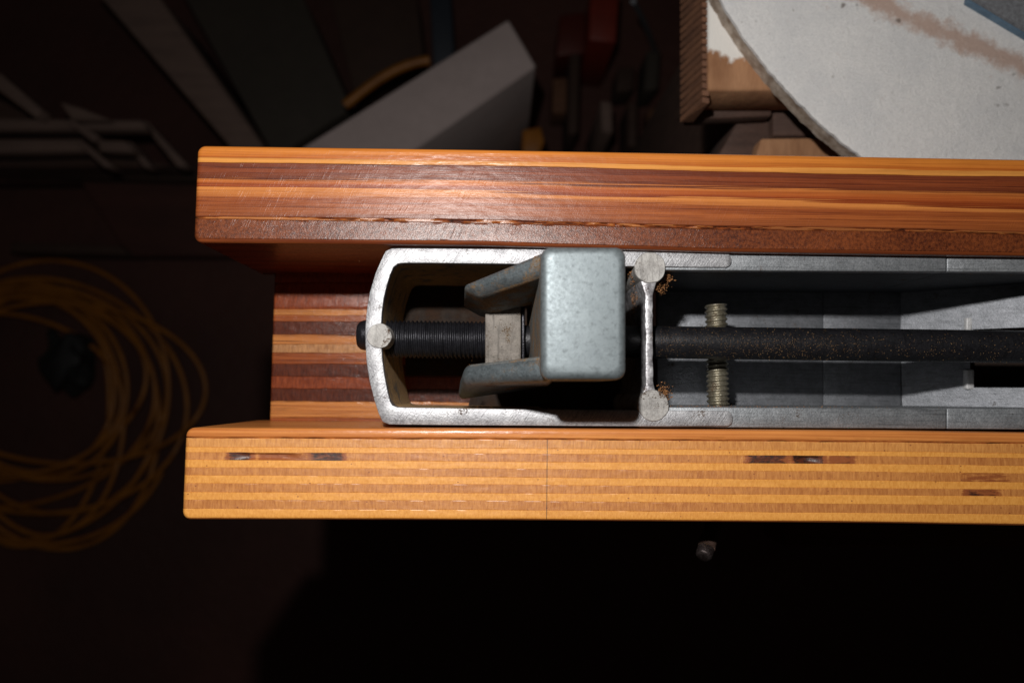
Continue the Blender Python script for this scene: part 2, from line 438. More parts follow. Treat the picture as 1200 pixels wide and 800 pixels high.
laminate(croot, cbb, cm, zc, -.08, 319, 400, P(760, 400, zc).x, r=.0006, rc=.0005, wob=.0003)

# ------------------------------------------------------------------ clamp head (cast aluminium) and channel
M_head = metal('cast_aluminium_worn', (.50, .505, .52), (.25, .25, .265), rough=.47, met=.55, scr=(120, 2600, 300), rot=.95, dust=.14, deep=(-.006, -.03), spots=.45)
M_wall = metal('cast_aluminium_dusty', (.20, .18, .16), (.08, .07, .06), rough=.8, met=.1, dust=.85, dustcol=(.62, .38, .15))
M_boss = metal('boss_speckled', (.46, .45, .43), (.23, .22, .21), rough=.6, met=.3, dust=.26, grain=1300, spots=.5)
M_chan = metal('channel_grey', (.36, .38, .40), (.20, .215, .23), rough=.5, met=.55, scr=(60, 2500, 300), dust=.06, spots=.45)
M_floor = metal('channel_floor', (.25, .26, .285), (.15, .16, .175), rough=.5, met=.5, scr=(60, 1500, 300), dust=.1, dustcol=(.16, .12, .09))
M_chan_shaded = metal('channel_grey_shaded', (.035, .039, .045), (.018, .02, .024), rough=.6, met=.4, scr=(60, 1500, 300), dust=.15)  # darkened channel metal: the upper wall's shade is put into the colour
M_lug = metal('bright_lug', (.75, .75, .76), (.5, .5, .5), rough=.5, met=.2, spots=.2)
M_dust = plain('sawdust', (.42, .20, .075), (.15, .06, .02), 900, .95, bumpd=.0001)
M_dust2 = plain('sawdust_pale', (.55, .33, .14), (.26, .13, .05), 900, .95, bumpd=.0001)

frame = empty('clamp_channel', (P(700, 395, -.05).x, P(700, 395, -.05).y, -.052), 'open cast aluminium clamp head joined to a grey metal channel between the wooden beams', 'clamp channel')
zh, zd = -.003, -.050
def arc(cx, cy, rx, ry, a0, a1, n):
    return [(cx+rx*math.cos(math.radians(a0+(a1-a0)*i/n)), cy-ry*math.sin(math.radians(a0+(a1-a0)*i/n))) for i in range(n+1)]
outer = [(851, 296.5), (820, 295.5), (780, 295), (740, 294), (690, 293), (640, 292.3), (590, 291.7), (540, 291.2), (500, 291), (470, 290.8), (459, 291), (452, 294), (447, 304), (440, 320), (433.5, 342), (430, 362), (428.3, 382), (428.2, 402), (429.6, 424), (433, 446), (438.5, 468), (444, 485), (448.5, 494), (456, 497), (470, 497.3), (500, 497.6), (540, 498), (590, 498.3), (640, 498.6), (690, 499), (740, 499.3), (780, 499.3), (820, 499), (852, 499)]
inner = [(851, 313), (820, 313), (780, 312.5), (740, 312), (690, 311.5), (640, 310), (590, 309), (540, 308.5), (500, 308), (474, 308), (466, 309), (461, 313), (457, 322), (453, 335), (449.5, 350), (447.5, 365), (446.5, 382), (446.7, 402), (448, 422), (450.5, 440), (454, 458), (457, 470), (460, 475), (466, 477), (476, 477.3), (500, 477.7), (540, 478.3), (590, 479), (640, 479.6), (690, 480.2), (740, 480.6), (780, 481), (820, 481), (852, 481)]
def rounded_end(o, i):      # half-round tab ends
    return o, i
ow = [P(x, y, zh) for x, y in outer]; iw = [P(x, y, zh) for x, y in inner]
# tab tips
def tip(o, i):
    c = (o+i)/2; r = (o-i).length/2; return c, r
c0, r0 = tip(ow[0], iw[0]); c1, r1 = tip(ow[-1], iw[-1])
to = [c0+Vector((r0*math.sin(a)*.75, r0*math.cos(a), 0)) for a in (1.45, 1.15, .8, .4)]
ti = [c0+Vector((r0*math.sin(a)*.75, -r0*math.cos(a), 0)) for a in (1.45, 1.15, .8, .4)]
bo = [c1+Vector((r1*math.sin(a)*.75, -r1*math.cos(a), 0)) for a in (.4, .8, 1.15, 1.45)]
bi = [c1+Vector((r1*math.sin(a)*.75, r1*math.cos(a), 0)) for a in (.4, .8, 1.15, 1.45)]
OW = to+ow+bo; IW = ti+iw+bi
v, f = strip(OW, IW, zh, -.0062)
mesh('head_rim', v, f, M_head, frame, bevel=.0005, seg=2)
a, b = 5, len(ow)-5
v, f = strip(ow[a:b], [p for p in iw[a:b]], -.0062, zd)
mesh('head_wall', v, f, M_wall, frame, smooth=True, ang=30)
for x, y, r in ((762, 313.5, .0048), (765.5, 475, .0047), (444.5, 393.5, .0037)):
    c = P(x, y, zh+.0004)
    v, f = cyl(c+Vector((0, 0, -.047)), c, r, 36, prof=[(0, r), (.985, r), (.996, r*.985), (1, r*.95)])
    # slightly irregular outline
    v = [Vector((p.x+.00022*noise.noise((p.x*450, p.y*450, x)), p.y+.00022*noise.noise((p.y*450, p.x*450, x+5)), p.z)) for p in map(Vector, v)]
    mesh('boss', v, f, M_boss, frame, smooth=True)
# web between the two right hand bosses
pts = []
n = 26
L_, R_ = [], []
for i in range(n+1):
    y = 329+(461-329)*i/n; w0 = 4.3+1.3*abs(i/n-.5)+.9*noise.noise((i*.8, 1, 2))
    if i < 3: w0 += (3-i)*1.6
    if i > n-2: w0 += (i-n+2)*1.5
    xc = 760.3+(i/n)*.8+.6*noise.noise((i*.35, 5, 2)); L_.append(P(xc-w0, y, zh)); R_.append(P(xc+w0, y, zh))
v, f = strip(L_, R_, zh, -.046)
M_web = metal('web_rough_edge', (.58, .58, .60), (.13, .12, .13), rough=.4, met=.5, scr=(300, 900, 300), dust=.15, grain=700, spots=.7)
mesh('web', v, f, M_web, frame, bevel=.0003)
M_shade_sheet = metal('pocket_shade_dark', (.03, .018, .011), (.012, .007, .005), rough=.9, met=.0, dust=.6, dustcol=(.045, .02, .009))
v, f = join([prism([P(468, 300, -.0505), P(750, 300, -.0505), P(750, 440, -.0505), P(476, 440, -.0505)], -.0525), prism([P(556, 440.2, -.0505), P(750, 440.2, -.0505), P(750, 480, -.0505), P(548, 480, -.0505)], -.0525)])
mesh('shade_sheet', v, f, M_shade_sheet, frame)  # added dark sheets that stand in for the shade inside the head
# channel rims and walls in two lengths
zr = -.0038
def chan_piece(x0, x1, dz):
    for (yo, yi) in ((295.8, 317), (500.8, 477)):
        sl = .0062 if yo > 400 else .009
        sli = .0045 if yi > 400 else .005
        o_ = [P(x, yo+sl*(x-850), zr+dz) for x in (x0, (x0+x1)/2, x1)]; i_ = [P(x, yi+sli*(x-850), zr+dz) for x in (x0, (x0+x1)/2, x1)]
        v, f = strip(o_, i_, zr+dz, -.0075); mesh('channel_rim', v, f, M_chan, frame, bevel=.00035)
        i2 = [p for p in i_]
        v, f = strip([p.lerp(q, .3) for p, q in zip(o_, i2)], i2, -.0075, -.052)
        mesh('channel_wall', v, f, M_chan_shaded if yo < 400 else M_chan, frame)
chan_piece(748, 1109, 0); chan_piece(1110, 1345, -.0002)
# channel floor in two plates, low lips and the flared end
zf = -.0518
def fl_plate(x0, x1, dz=0):
    v, f = strip([P(x, 300, zf) for x in (x0, x1)], [P(x, 480, zf) for x in (x0, x1)], zf+dz, zf-.0025)
    mesh('channel_floor', v, f, M_floor, frame, bevel=.0003)
fl_plate(770, 964.6); fl_plate(965, 1056)
# flared end: a ramp that climbs to the right round a rectangular opening
Xa, Xb, Xe = P(1056, 400, zf).x, P(1143, 400, zf+.017).x, P(1345, 400, -.02).x
def zramp(X): return min(-.0085, zf-.0003+(X-Xa)*.85)
Yt, Yb_ = P(1056, 320, zf).y+.02, P(1056, 477, zf).y-.012
Yt = P(1100, 318, -.0075).y; Yb_ = P(1100, 478, -.0075).y
Y1, Y2 = P(1141, 386, zramp(Xb)).y, P(1141, 454, zramp(Xb)).y
def ramp_quad(x0, x1, y0, y1):
    V = [(x0, y0, zramp(x0)), (x1, y0, zramp(x1)), (x1, y1, zramp(x1)), (x0, y1, zramp(x0))]
    V += [(a, b, c-.002) for a, b, c in V]
    return V, [[0, 1, 2, 3], [7, 6, 5, 4], [0, 1, 5, 4], [1, 2, 6, 5], [2, 3, 7, 6], [3, 0, 4, 7]]
Xm = Xa+(-.0085-zf)/.85
for q in ((Xa, Xm, Yt, Y1), (Xa, Xm, Y2, Yb_), (Xa, Xb, Y1, Y2), (Xm, Xe, Yt, Y1), (Xm, Xe, Y2, Yb_)):
    v, f = ramp_quad(*q); mesh('flared_end', v, f, M_floor, frame)
for (ya_, yb_) in ((372, 387), (433, 456)):
    z_ = zramp(Xb)+.0006
    v, f = prism([P(1133, ya_, z_), P(1142, ya_, z_), P(1142, yb_, z_), P(1133, yb_, z_)], z_-.0035)
    mesh('end_lug', v, f, M_lug, frame, bevel=.0004)
v, f = box(Xb, Xe, Y2, Y1, -.0560, -.0535)
mesh('lower_plate', v, f, plain('dull_brown_plate', (.035, .018, .011), (.015, .009, .006), 90, .8), frame)

# ------------------------------------------------------------------ screw, rod, nut, jaw
M_black = metal('blackened_steel', (.035, .035, .042), (.016, .016, .02), rough=.32, met=.6, dust=0, spots=.2)
M_rod = metal('black_rod_dusty', (.018, .018, .021), (.008, .008, .010), rough=.42, met=.3, dust=.0, dustcol=(.30, .19, .08), grain=1500, spots=0)
za = -.0150
ya = P(800, 401.3, za).y
screw = empty('clamp_screw', (P(700, 400, za).x, ya, za-.006), 'long black clamp spindle, threaded at its left end, lying inside the metal channel', 'clamp screw')
xs = lambda px: P(px, 400, za).x
v, f = thread((xs(452), ya, za), (xs(604), ya, za), .0059, .00132, .00062)
mesh('thread', v, f, M_black, screw, smooth=True, ang=60)
v, f = cyl((xs(604), ya, za), (xs(1345), ya, za), .0051, 48, prof=[(0, .0048), (.2, .0051), (1, .0052)])
mesh('rod', v, f, M_rod, screw, smooth=True)
v, f = cyl((xs(420), ya+.0010, -.0145), (xs(446), ya+.0010, -.0145), .0047, 32, prof=[(0, .0036), (.12, .0044), (.3, .0047), (1, .0047)])
mesh('screw_end', v, f, M_black, screw, smooth=True)

M_nut = metal('nut_steel', (.24, .215, .19), (.10, .088, .075), rough=.65, met=.15, dust=.22, grain=1500, spots=.8, dustcol=(.22, .15, .09))
M_nut_side = M_black
M_jaw = metal('zinc_plated_jaw', (.205, .238, .252), (.168, .197, .21), rough=.54, met=.6, scr=(600, 600, 600), grain=900, bumpd=.000012, spots=.12, lump=.00003)
M_jawin = metal('jaw_inner_dusty', (.17, .18, .18), (.08, .085, .08), rough=.7, met=.2, dust=.55, dustcol=(.30, .17, .07), spots=.5)
M_arm = metal('zinc_arm_shaded_dusty', (.17, .20, .215), (.10, .12, .13), rough=.5, met=.6, scr=(600, 600, 600), dust=.32, dustcol=(.24, .14, .06), spots=.3, lump=.00005)  # dusty zinc, base darker than the jaw to paint the tilted arms' shade
jaw = empty('clamp_jaw', (P(680, 380).x, P(680, 380).y, -.04), 'blue-grey zinc-plated jaw block with two rounded arms standing above the clamp head', 'clamp jaw')
zj = .030
# pad block: rounded top with a slightly leaning back face
def rrect(x0, y0, x1, y1, r, z, n=6):
    pts = []
    for cx, cy, a0 in ((x1-r, y0+r, 0), (x0+r, y0+r, 90), (x0+r, y1-r, 180), (x1-r, y1-r, 270)):
        for i in range(n+1):
            a = math.radians(a0+90*i/n); pts.append(P(cx+r*math.cos(a), cy-r*math.sin(a), z))
    return pts
ring0 = rrect(634, 288.5, 734.5, 445, 12, zj)
def ringz(sh, z):   # offset inwards
    c = sum(ring0, Vector())/len(ring0)
    return [Vector((p.x-(1 if p.x > c.x else -1)*sh*1.0, p.y-(1 if p.y > c.y else -1)*sh, z)) for p in ring0]
rings = []
R = .0022
for k in range(6):
    a = math.pi/2*k/5; rings.append(ringz(R*(1-math.sin(a)), zj-R+R*math.cos(a)))
rings.append([p.copy() for p in ringz(0, zj-.012)])
last = ringz(0, -.024)
c = sum(ring0, Vector())/len(ring0)
for p in last:
    if p.x < c.x: p.x -= .0016
rings.append(last)
V, Fc = [], []; n = len(ring0)
for r_ in rings: V += r_
for j in range(len(rings)-1):
    for i in range(n): Fc.append([j*n+i, j*n+(i+1) % n, (j+1)*n+(i+1) % n, (j+1)*n+i])
Fc.append(list(range(n))); Fc.append([(len(rings)-1)*n+i for i in range(n)])
pad = mesh('jaw_pad', V, Fc, [M_jaw, M_jawin], jaw, smooth=True, ang=60)
for p in pad.data.polygons:
    if p.normal.x < -.85 and abs(p.normal.z) < .4 and p.center.z+wloc(jaw).z < zj-.004: p.material_index = 1
def arm(top, low, nm):
    """top: 4 points outer-pad, inner-pad, inner-tip, outer-tip; low: the same lower down"""
    V = [Vector(p) for p in top]+[Vector(p) for p in low]
    o = mesh('arm', V, [[0, 1, 2, 3], [4, 5, 6, 7], [0, 1, 5, 4], [1, 2, 6, 5], [2, 3, 7, 6], [3, 0, 4, 7]], [M_arm, M_jawin], jaw, bevel=.0022, seg=5)
    inner = V[1]+V[2]-V[0]-V[3]
    for p in o.data.polygons:
        if p.normal.y*(1 if inner.y > 0 else -1) > .6: p.material_index = 1
    return o
arm([P(652, 288, zj-.003), P(652, 318, zj-.003), P(558, 348, .009), P(540, 333, .009)],
    [P(648, 322, -.006), P(648, 350, -.006), P(570, 376, -.012), P(539, 360, -.012)], 'u')
arm([P(652, 446, zj-.003), P(652, 415, zj-.003), P(545, 426, .009), P(541, 449, .009)],
    [P(648, 452, -.008), P(648, 422, -.008), P(540, 440, -.014), P(536, 470, -.014)], 'l')
# nut block carried between the arms
nut = empty('clamp_nut', (xs(590), ya, -.026), 'speckled grey steel nut on the black thread between the two jaw arms', 'nut')
v, f = prism([P(568.5, 353, -.0055), P(610.5, 355, -.0055), P(610.5, 430, -.0055), P(568.5, 428, -.0055)], -.0255)
mesh('nut_body', v, f, M_nut, nut, bevel=.0004)
v, f = prism([P(611.3, 356, -.0070), P(615, 356, -.0070), P(615, 430, -.0070), P(611.3, 430, -.0070)], -.024)
mesh('washer', v, f, M_black, nut, bevel=.0003)

# threaded stud across the channel
M_stud = metal('yellow_zinc_stud', (.40, .37, .29), (.20, .175, .12), rough=.38, met=.75, dust=.2, spots=.3)
stud_t = P(839, 366, -.0275); stud_b = P(841.5, 474, -.0275)
stud = empty('threaded_stud', (stud_b.x, (stud_t.y+stud_b.y)/2, -.0315), 'yellowish threaded stud crossing the channel under the black rod', 'threaded stud')
v, f = thread(stud_t+Vector((0, .0025, 0)), stud_b, .0037, .00165, .0007); mesh('thread', v, f, M_stud, stud, smooth=True, ang=60)
v, f = cyl(stud_b+Vector((0, 0, 0)), stud_b+Vector((0, -.003, 0)), .0026, 24); mesh('stud_tip', v, f, M_stud, stud, smooth=True)

# ------------------------------------------------------------------ sawdust caught in the corners
def crumbs(name, spots, mat, parent, label=None):
    V, Fc = [], []
    for (x, y, z, sx_, sy_, sz_, cnt, size) in spots:
        c = P(x, y, z)
        for _ in range(cnt):
            p = c+Vector((random.gauss(0, sx_), random.gauss(0, sy_), random.uniform(-sz_, 0)))
            s = size*random.uniform(.4, 1.5); o = len(V)
            for q in ((1, 0, -.5), (-.6, .8, -.5), (-.6, -.8, -.5), (0, 0, .9)):
                d = Vector(q)*s; d.rotate(Matrix.Rotation(random.uniform(0, 6.28), 3, random.choice('XYZ'))); d.x *= random.uniform(.6, 1.8)
                V.append(p+d)
            Fc += [[o, o+1, o+2], [o, o+1, o+3], [o+1, o+2, o+3], [o, o+2, o+3]]
    o = mesh(name, V, Fc, mat, parent)
    o['kind'] = 'stuff'
    return o
k = .00025
sp1 = [(784, 322, -.0075, 3*k, 6*k, .003, 220, .00030), (776, 336, -.008, 3*k, 4*k, .004, 160, .0003), (742, 315, -.006, 2*k, 9*k, .004, 200, .0002),
       (748, 345, -.012, 2*k, 12*k, .01, 260, .00022), (815, 316, -.0065, 24*k, 1.2*k, .002, 260, .00020), (845, 315.5, -.0065, 8*k, 1.0*k, .002, 90, .0002),
       (781, 460, -.006, 3*k, 5*k, .004, 180, .00028), (800, 479, -.007, 14*k, 1.0*k, .002, 160, .0002), (900, 477, -.0055, 90*k, 1.0*k, .001, 420, .00013),
       (771, 333, -.005, 2*k, 3*k, .002, 60, .00025), (768, 390, -.02, 1.5*k, 30*k, .02, 160, .00018), (752, 400, -.02, 1.5*k, 30*k, .02, 160, .00018),
       (640, 479, -.0065, 60*k, 1.0*k, .002, 220, .00016), (560, 309, -.0065, 50*k, 1.0*k, .002, 120, .00014), (951, 318, -.006, 80*k, .8*k, .001, 160, .00012)]
crumbs('sawdust', sp1, M_dust, frame)
V, Fc = [], []
for _ in range(1500):
    x = random.uniform(xs(765), xs(1330)); x = x if random.random() < .5 else random.uniform(xs(770), xs(1000))
    a = random.gauss(-.15, .55); r_ = .00525
    if abs(a) > 1.4: continue
    p = Vector((x, ya+math.sin(a)*r_, za+math.cos(a)*r_)); s = .00009*random.uniform(.4, 1.5); o = len(V)
    for q in ((1, 0, -.5), (-.6, .8, -.5), (-.6, -.8, -.5), (0, 0, .9)):
        V.append(p+Vector(q)*s)
    Fc += [[o, o+1, o+2], [o, o+1, o+3], [o+1, o+2, o+3], [o, o+2, o+3]]
o = mesh('sawdust', V, Fc, M_dust2, screw); o['kind'] = 'stuff'
sp4 = [(632, 305, .018, 1.5*k, 5*k, .012, 160, .00028), (566, 343, -.012, 6*k, 2.5*k, .003, 110, .00018), (600, 440, .0, 14*k, 1.5*k, .001, 60, .00014), (551, 432, -.012, 2*k, 3*k, .002, 70, .00016)]
crumbs('sawdust', sp4, M_dust, jaw)

# ------------------------------------------------------------------ bench plank that carries the clamp
ZF = -.75
M_bench = wood('bench_wood', (.10, .035, .015), (.05, .016, .008), kind='long', seed=60, coat=0, rough=.7)
bench = empty('bench_plank', (P(1300, 420, -.09).x, P(1300, 420, -.09).y, ZF), 'dark brown bench plank running under the right end of the beams, on two legs', 'bench')
slab('plank', [(920, 205), (1420, 205), (1420, 641), (920, 641)], -.0802, -.105, M_bench, bench, bevel=.001)
M_leg = plain('whitewashed_leg', (.34, .28, .26), (.06, .045, .04), 40, .8)
for x0, y0, x1, y1 in ((1290, 560, 1400, 632), (1290, 215, 1400, 290)):
    slab('leg', [(x0, y0), (x1, y0), (x1, y1), (x0, y1)], -.1052, ZF, M_leg, bench, bevel=.001)

# ------------------------------------------------------------------ white disc on its stack of wood, upper right
zdn = -.064
dc = P(1329, -253, zdn); Rd = (P(845, 0, zdn)-dc).length
t = NT('white_abrasive_disc')
n1 = t.noise(t.mapping((1500,)*3), 1, 5, .85); n2 = t.noise(t.mapping((60,)*3), 1, 4, .6); n3 = t.noise(t.mapping((330, 330, 330)), 1, 3, .6)
c = t.mix(t.ramp(n1, .35, .65), (.70, .70, .70), (.95, .94, .92))
c = t.mix(t.math('MULTIPLY', t.ramp(n2, .4, .65), .25), c, (.55, .57, .60))
A = P(1020, 0, zdn)-dc; B_ = P(1200, 78, zdn)-dc; nn = Vector((-(B_-A).y, (B_-A).x, 0)).normalized()
dn = t.n('ShaderNodeVectorMath', operation='DOT_PRODUCT'); t.l(t.tc.outputs['Object'], dn.inputs[0]); dn.inputs[1].default_value = nn
dist = t.math('ABSOLUTE', t.math('SUBTRACT', dn.outputs['Value'], nn.dot(A)))
ss = t.ramp(t.math('ADD', t.ramp(dist, 0, .008), t.math('MULTIPLY', t.math('SUBTRACT', t.noise(t.mapping((110, 110, 110), loc=(4, 2, 1)), 1, 6, .75), .5), 2.2)), .72, .22)
c = t.mix(t.math('MULTIPLY', ss, .80), c, (.50, .32, .24))
c = t.mix(t.math('MULTIPLY', t.ramp(t.noise(t.mapping((150,)*3, loc=(1, 9, 3)), 1, 1, .5), .75, .80), .8), c, (.16, .13, .11))
c = t.mix(t.math('MULTIPLY', t.ramp(n3, .68, .76), .5), c, (.3, .28, .25))
M_disc = t.set(c, .9, 0, t.bump(t.math('ADD', n1, n3), .0006))
disc = empty('abrasive_disc', (dc.x, dc.y, zdn-.0102), 'large white gritty disc with a tan worn streak, upper right behind the beams', 'disc')
def roughdisc(r, z1, z0, seed, nm, m, amp=.0006, dirt=0):
    V = []; N = 720
    rad = [r+amp*(noise.noise((math.cos(2*math.pi*i/N)*60, math.sin(2*math.pi*i/N)*60, seed))+.7*noise.noise((math.cos(2*math.pi*i/N)*240, math.sin(2*math.pi*i/N)*240, seed))) for i in range(N)]
    for zz, dr in ((z1, -.0012), (z1-.0005, 0), (z0, 0)):
        for i in range(N):
            a = 2*math.pi*i/N; V.append(Vector((dc.x+(rad[i]+dr)*math.cos(a), dc.y+(rad[i]+dr)*math.sin(a), zz)))
    Fc = [list(range(N)), [2*N+i for i in range(N)]]
    for j in range(2):
        for i in range(N): Fc.append([j*N+i, j*N+(i+1) % N, (j+1)*N+(i+1) % N, (j+1)*N+i])
    return mesh(nm, V, Fc, m, disc, smooth=True)
roughdisc(Rd, zdn, zdn-.0022, 1, 'grit_face', M_disc)
roughdisc(Rd-.0006, zdn-.0024, zdn-.0102, 2, 'backing', plain('disc_backing', (.60, .52, .44), (.22, .15, .10), 260, .9), amp=.0005)
plate = empty('sanding_pad', (P(1200, 5, -.06).x, P(1200, 5, -.06).y, zdn), 'blue-edged grey gritty pad lying on the white disc at the top right corner', 'sanding pad')
slab('grit_sheet', [(1150, -40), (1330, -40), (1330, 105), (1200, 34), (1140, -2)], -.0597, -.0612, plain('grey_grit', (.26, .27, .29), (.12, .125, .135), 700, .9), plate)
slab('blue_edge', [(1141, -40), (1330, -40), (1330, 113), (1200, 41), (1134, 2)], -.0614, -.0639, plain('blue_backing', (.12, .20, .28), (.08, .13, .19), 300, .7), plate)

t = NT('tan_board_with_plaster')
n1 = t.noise(t.mapping((90, 30, 60)), 1, 5, .6); n2 = t.noise(t.mapping((900, 200, 300)), 1, 3, .6)
c = t.mix(t.ramp(n1, .35, .65), (.42, .22, .11), (.25, .115, .05)); c = t.mix(t.math('MULTIPLY', n2, .4), c, (.12, .05, .025))
pc = P(873, 22, -.075); bl = P(870, 50, -.0745)
dv = t.n('ShaderNodeVectorMath', operation='DISTANCE'); t.l(t.tc.outputs['Object'], dv.inputs[0]); 
dvp = dv.inputs[1]
pl = t.ramp(t.math('ADD', t.ramp(dv.outputs['Value'], 0, .024), t.math('MULTIPLY', t.math('SUBTRACT', t.noise(t.mapping((130,)*3), 1, 4, .6), .5), .5)), .80, .72)
c = t.mix(pl, c, (.72, .70, .66)); M_brd = t.set(c, .85, 0, t.bump(n2, .0003))
M_brown = plain('old_brown_wood', (.19, .085, .042), (.09, .038, .02), 50, .8, stretch=(1, 6, 1))
M_dkwood = plain('dark_stained_wood', (.085, .045, .032), (.04, .02, .014), 50, .75, stretch=(1, 5, 1))
board = empty('wood_board', (bl.x, bl.y, -.097), 'tan wooden board with a white plaster patch and a ribbed left side, under the disc', 'board')
dvp.default_value = P(858, 18, -.0743)-wloc(board)
slab('board_body', [(830, -60), (1000, -60), (1000, 106), (830, 106)], -.0743, -.097, M_brd, board, bevel=.0015)
# ribs: slanting end-grain fins down the left side
for i in range(20):
    y0 = -48+i*8.6
    a = P(831, y0, -.0755); b_ = P(831, y0+5.6, -.0755); c_ = P(823, y0-1, -.0765); d = P(823, y0+4.6, -.0765)
    a2 = P(812, y0+22, -.0965); b2 = P(812, y0+28, -.0965); c2 = P(797, y0+22, -.0965); d2 = P(797, y0+28, -.0965)
    mesh('rib', [a, b_, d, c_, a2, b2, d2, c2], [[0, 1, 2, 3], [4, 5, 6, 7], [0, 1, 5, 4], [1, 2, 6, 5], [2, 3, 7, 6], [3, 0, 4, 7]], M_brown, board)
slab('end_strip', [(806, 118), (905, 112), (905, 136), (806, 140)], -.0972, -.106, M_dkwood, board, bevel=.001)
o = slab('wood_offcut', [(862, 146), (882, 118), (905, 118), (905, 200), (832, 200)], -.1062, -.150, M_dkwood, bevel=.001)
tag(o, 'dark stained offcut below the ribbed board, next to the beam', 'wood offcut')
o = slab('wood_offcut', [(906, 112), (962, 112), (980, 159), (906, 159)], -.1005, -.150, M_dkwood, bevel=.001)
tag(o, 'dark brown offcut tucked in below the edge of the white disc', 'wood offcut')
o = slab('wood_offcut', [(892, 162), (1040, 160), (1040, 205), (880, 205)], -.098, -.150, M_brd, bevel=.001)
tag(o, 'small tan offcut showing between the white disc and the upper beam', 'wood offcut')
stand = slab('wooden_stand', [(880, -80), (1300, -80), (1300, 120), (880, 120)], -.1505, ZF, M_dkwood, bevel=.002)
tag(stand, 'dark wooden stand under the stack that carries the white disc', 'stand')
o = slab('spacer_board', [(960, -60), (1300, -60), (1300, 150), (1000, 110)], -.0745, -.0965, M_dkwood); 
tag(o, 'dark spacer board under the middle of the white disc', 'board')
o = slab('spacer_board', [(840, -60), (1300, -60), (1300, 100), (920, 110)], -.1062, -.150, M_dkwood)
tag(o, 'dark lower spacer board resting on the wooden stand', 'board')

# ------------------------------------------------------------------ floor and the dim workshop below
t = NT('floor_red_brown')
n1 = t.noise(t.mapping((3, 3, 3)), 1, 5, .6); n2 = t.noise(t.mapping((60, 60, 60)), 1, 4, .65)
c = t.mix(t.ramp(n1, .35, .65), (.044, .012, .008), (.085, .027, .018)); c = t.mix(t.math('MULTIPLY', n2, .5), c, (.03, .014, .01))
M_fl = t.set(c, .75, 0, t.bump(n2, .002))
v, f = box(-4, 4, -4, 4, ZF-.05, ZF)
tag(mesh('floor', v, f, M_fl), kind='structure')
v, f = box(-4, 4, 2.4, 2.5, ZF, 1.6)
tag(mesh('wall', v, f, plain('back_wall', (.05, .04, .035), (.03, .025, .02), 3, .9)), kind='structure')

M_grey = plain('pale_box_card', (.44, .36, .345), (.36, .295, .28), 12, .85)
o = slab('storage_box', [(596, 22), (629, 78), (470, 187), (380, 230), (345, 178)], -.43, ZF, M_grey, bevel=.003)
tag(o, 'pale grey box standing askew on the floor behind the upper beam', 'box')
# orange hose behind the box
def tube(name, pts, r, mat, parent=None, org=None, n=10):
    V, Fc = [], []
    m = len(pts)
    for j, p in enumerate(pts):
        d = (pts[min(m-1, j+1)]-pts[max(0, j-1)]).normalized(); a = d.cross(Vector((0, 0, 1)))
        a = a.normalized() if a.length > 1e-6 else Vector((1, 0, 0)); b = d.cross(a)
        for i in range(n):
            th = 2*math.pi*i/n; V.append(p+(a*math.cos(th)+b*math.sin(th))*r)
    for j in range(m-1):
        for i in range(n): Fc.append([j*n+i, j*n+(i+1) % n, (j+1)*n+(i+1) % n, (j+1)*n+i])
    Fc += [list(range(n)), [(m-1)*n+i for i in range(n)]]
    return mesh(name, V, Fc, mat, parent, smooth=True, org=org)
M_or = plain('orange_rubber', (.34, .125, .010), (.20, .068, .007), 30, .5)
pts = [P(404+i*6.2, 124-20*math.sin(i/16*2.2)-i*2.3, ZF+.18) for i in range(17)]
o = tube('orange_strap', pts, .0055, M_or, org=tuple(pts[0])); tag(o, 'thin orange strap curving out behind the pale grey box', 'strap')

M_pl1 = plain('plank_pinkish', (.19, .125, .10), (.13, .085, .07), 14, .8, stretch=(1, 6, 1))
M_pl2 = plain('panel_olive', (.050, .040, .030), (.035, .028, .021), 8, .8)
M_pl3 = plain('panel_brown', (.055, .028, .018), (.035, .018, .012), 8, .8)
M_bl = plain('panel_blue', (.028, .036, .05), (.02, .026, .036), 8, .6)
M_rd = plain('red_plastic', (.20, .022, .010), (.13, .014, .007), 8, .5)
for nm, q, zt, m, lb_, ct in (
    ('leaning_plank', [(112, -10), (182, -10), (306, 168), (330, 230), (290, 230), (266, 168)], -.60, M_pl1, 'pinkish narrow plank lying slantwise behind the left end of the upper beam', 'plank'),
    ('dark_panel', [(212, -10), (352, -10), (412, 128), (345, 170), (330, 200)], -.64, M_pl2, 'olive dark panel between the slanting plank and the pale grey box', 'panel'),
    ('dark_panel', [(385, -10), (488, -10), (497, 70), (420, 130)], -.68, M_pl3, 'brown dark panel at the top, just left of the blue strip', 'panel'),
    ('blue_strip', [(503, -10), (528, -10), (533, 70), (508, 80)], -.66, M_bl, 'narrow dark blue strip above the pale grey box', 'strip'),
    ('red_toolbox', [(692, -10), (726, -10), (722, 50), (690, 47)], -.62, M_rd, 'dark red plastic box at the top centre, the brighter of two', 'toolbox'),
    ('red_toolbox', [(656, 18), (686, 14), (688, 62), (652, 66)], -.68, plain('red_dull', (.10, .014, .007), (.06, .009, .005), 8, .5), 'dull red plastic box just right of the tip of the pale grey box', 'toolbox'),
    ('orange_clip', [(612, 152), (634, 148), (638, 166), (628, 190), (612, 190)], -.55, M_or, 'small orange clip beside the foot of the pale grey box', 'clip')):
    tag(slab(nm, q, zt, ZF+.001, m, bevel=.002), lb_, ct)
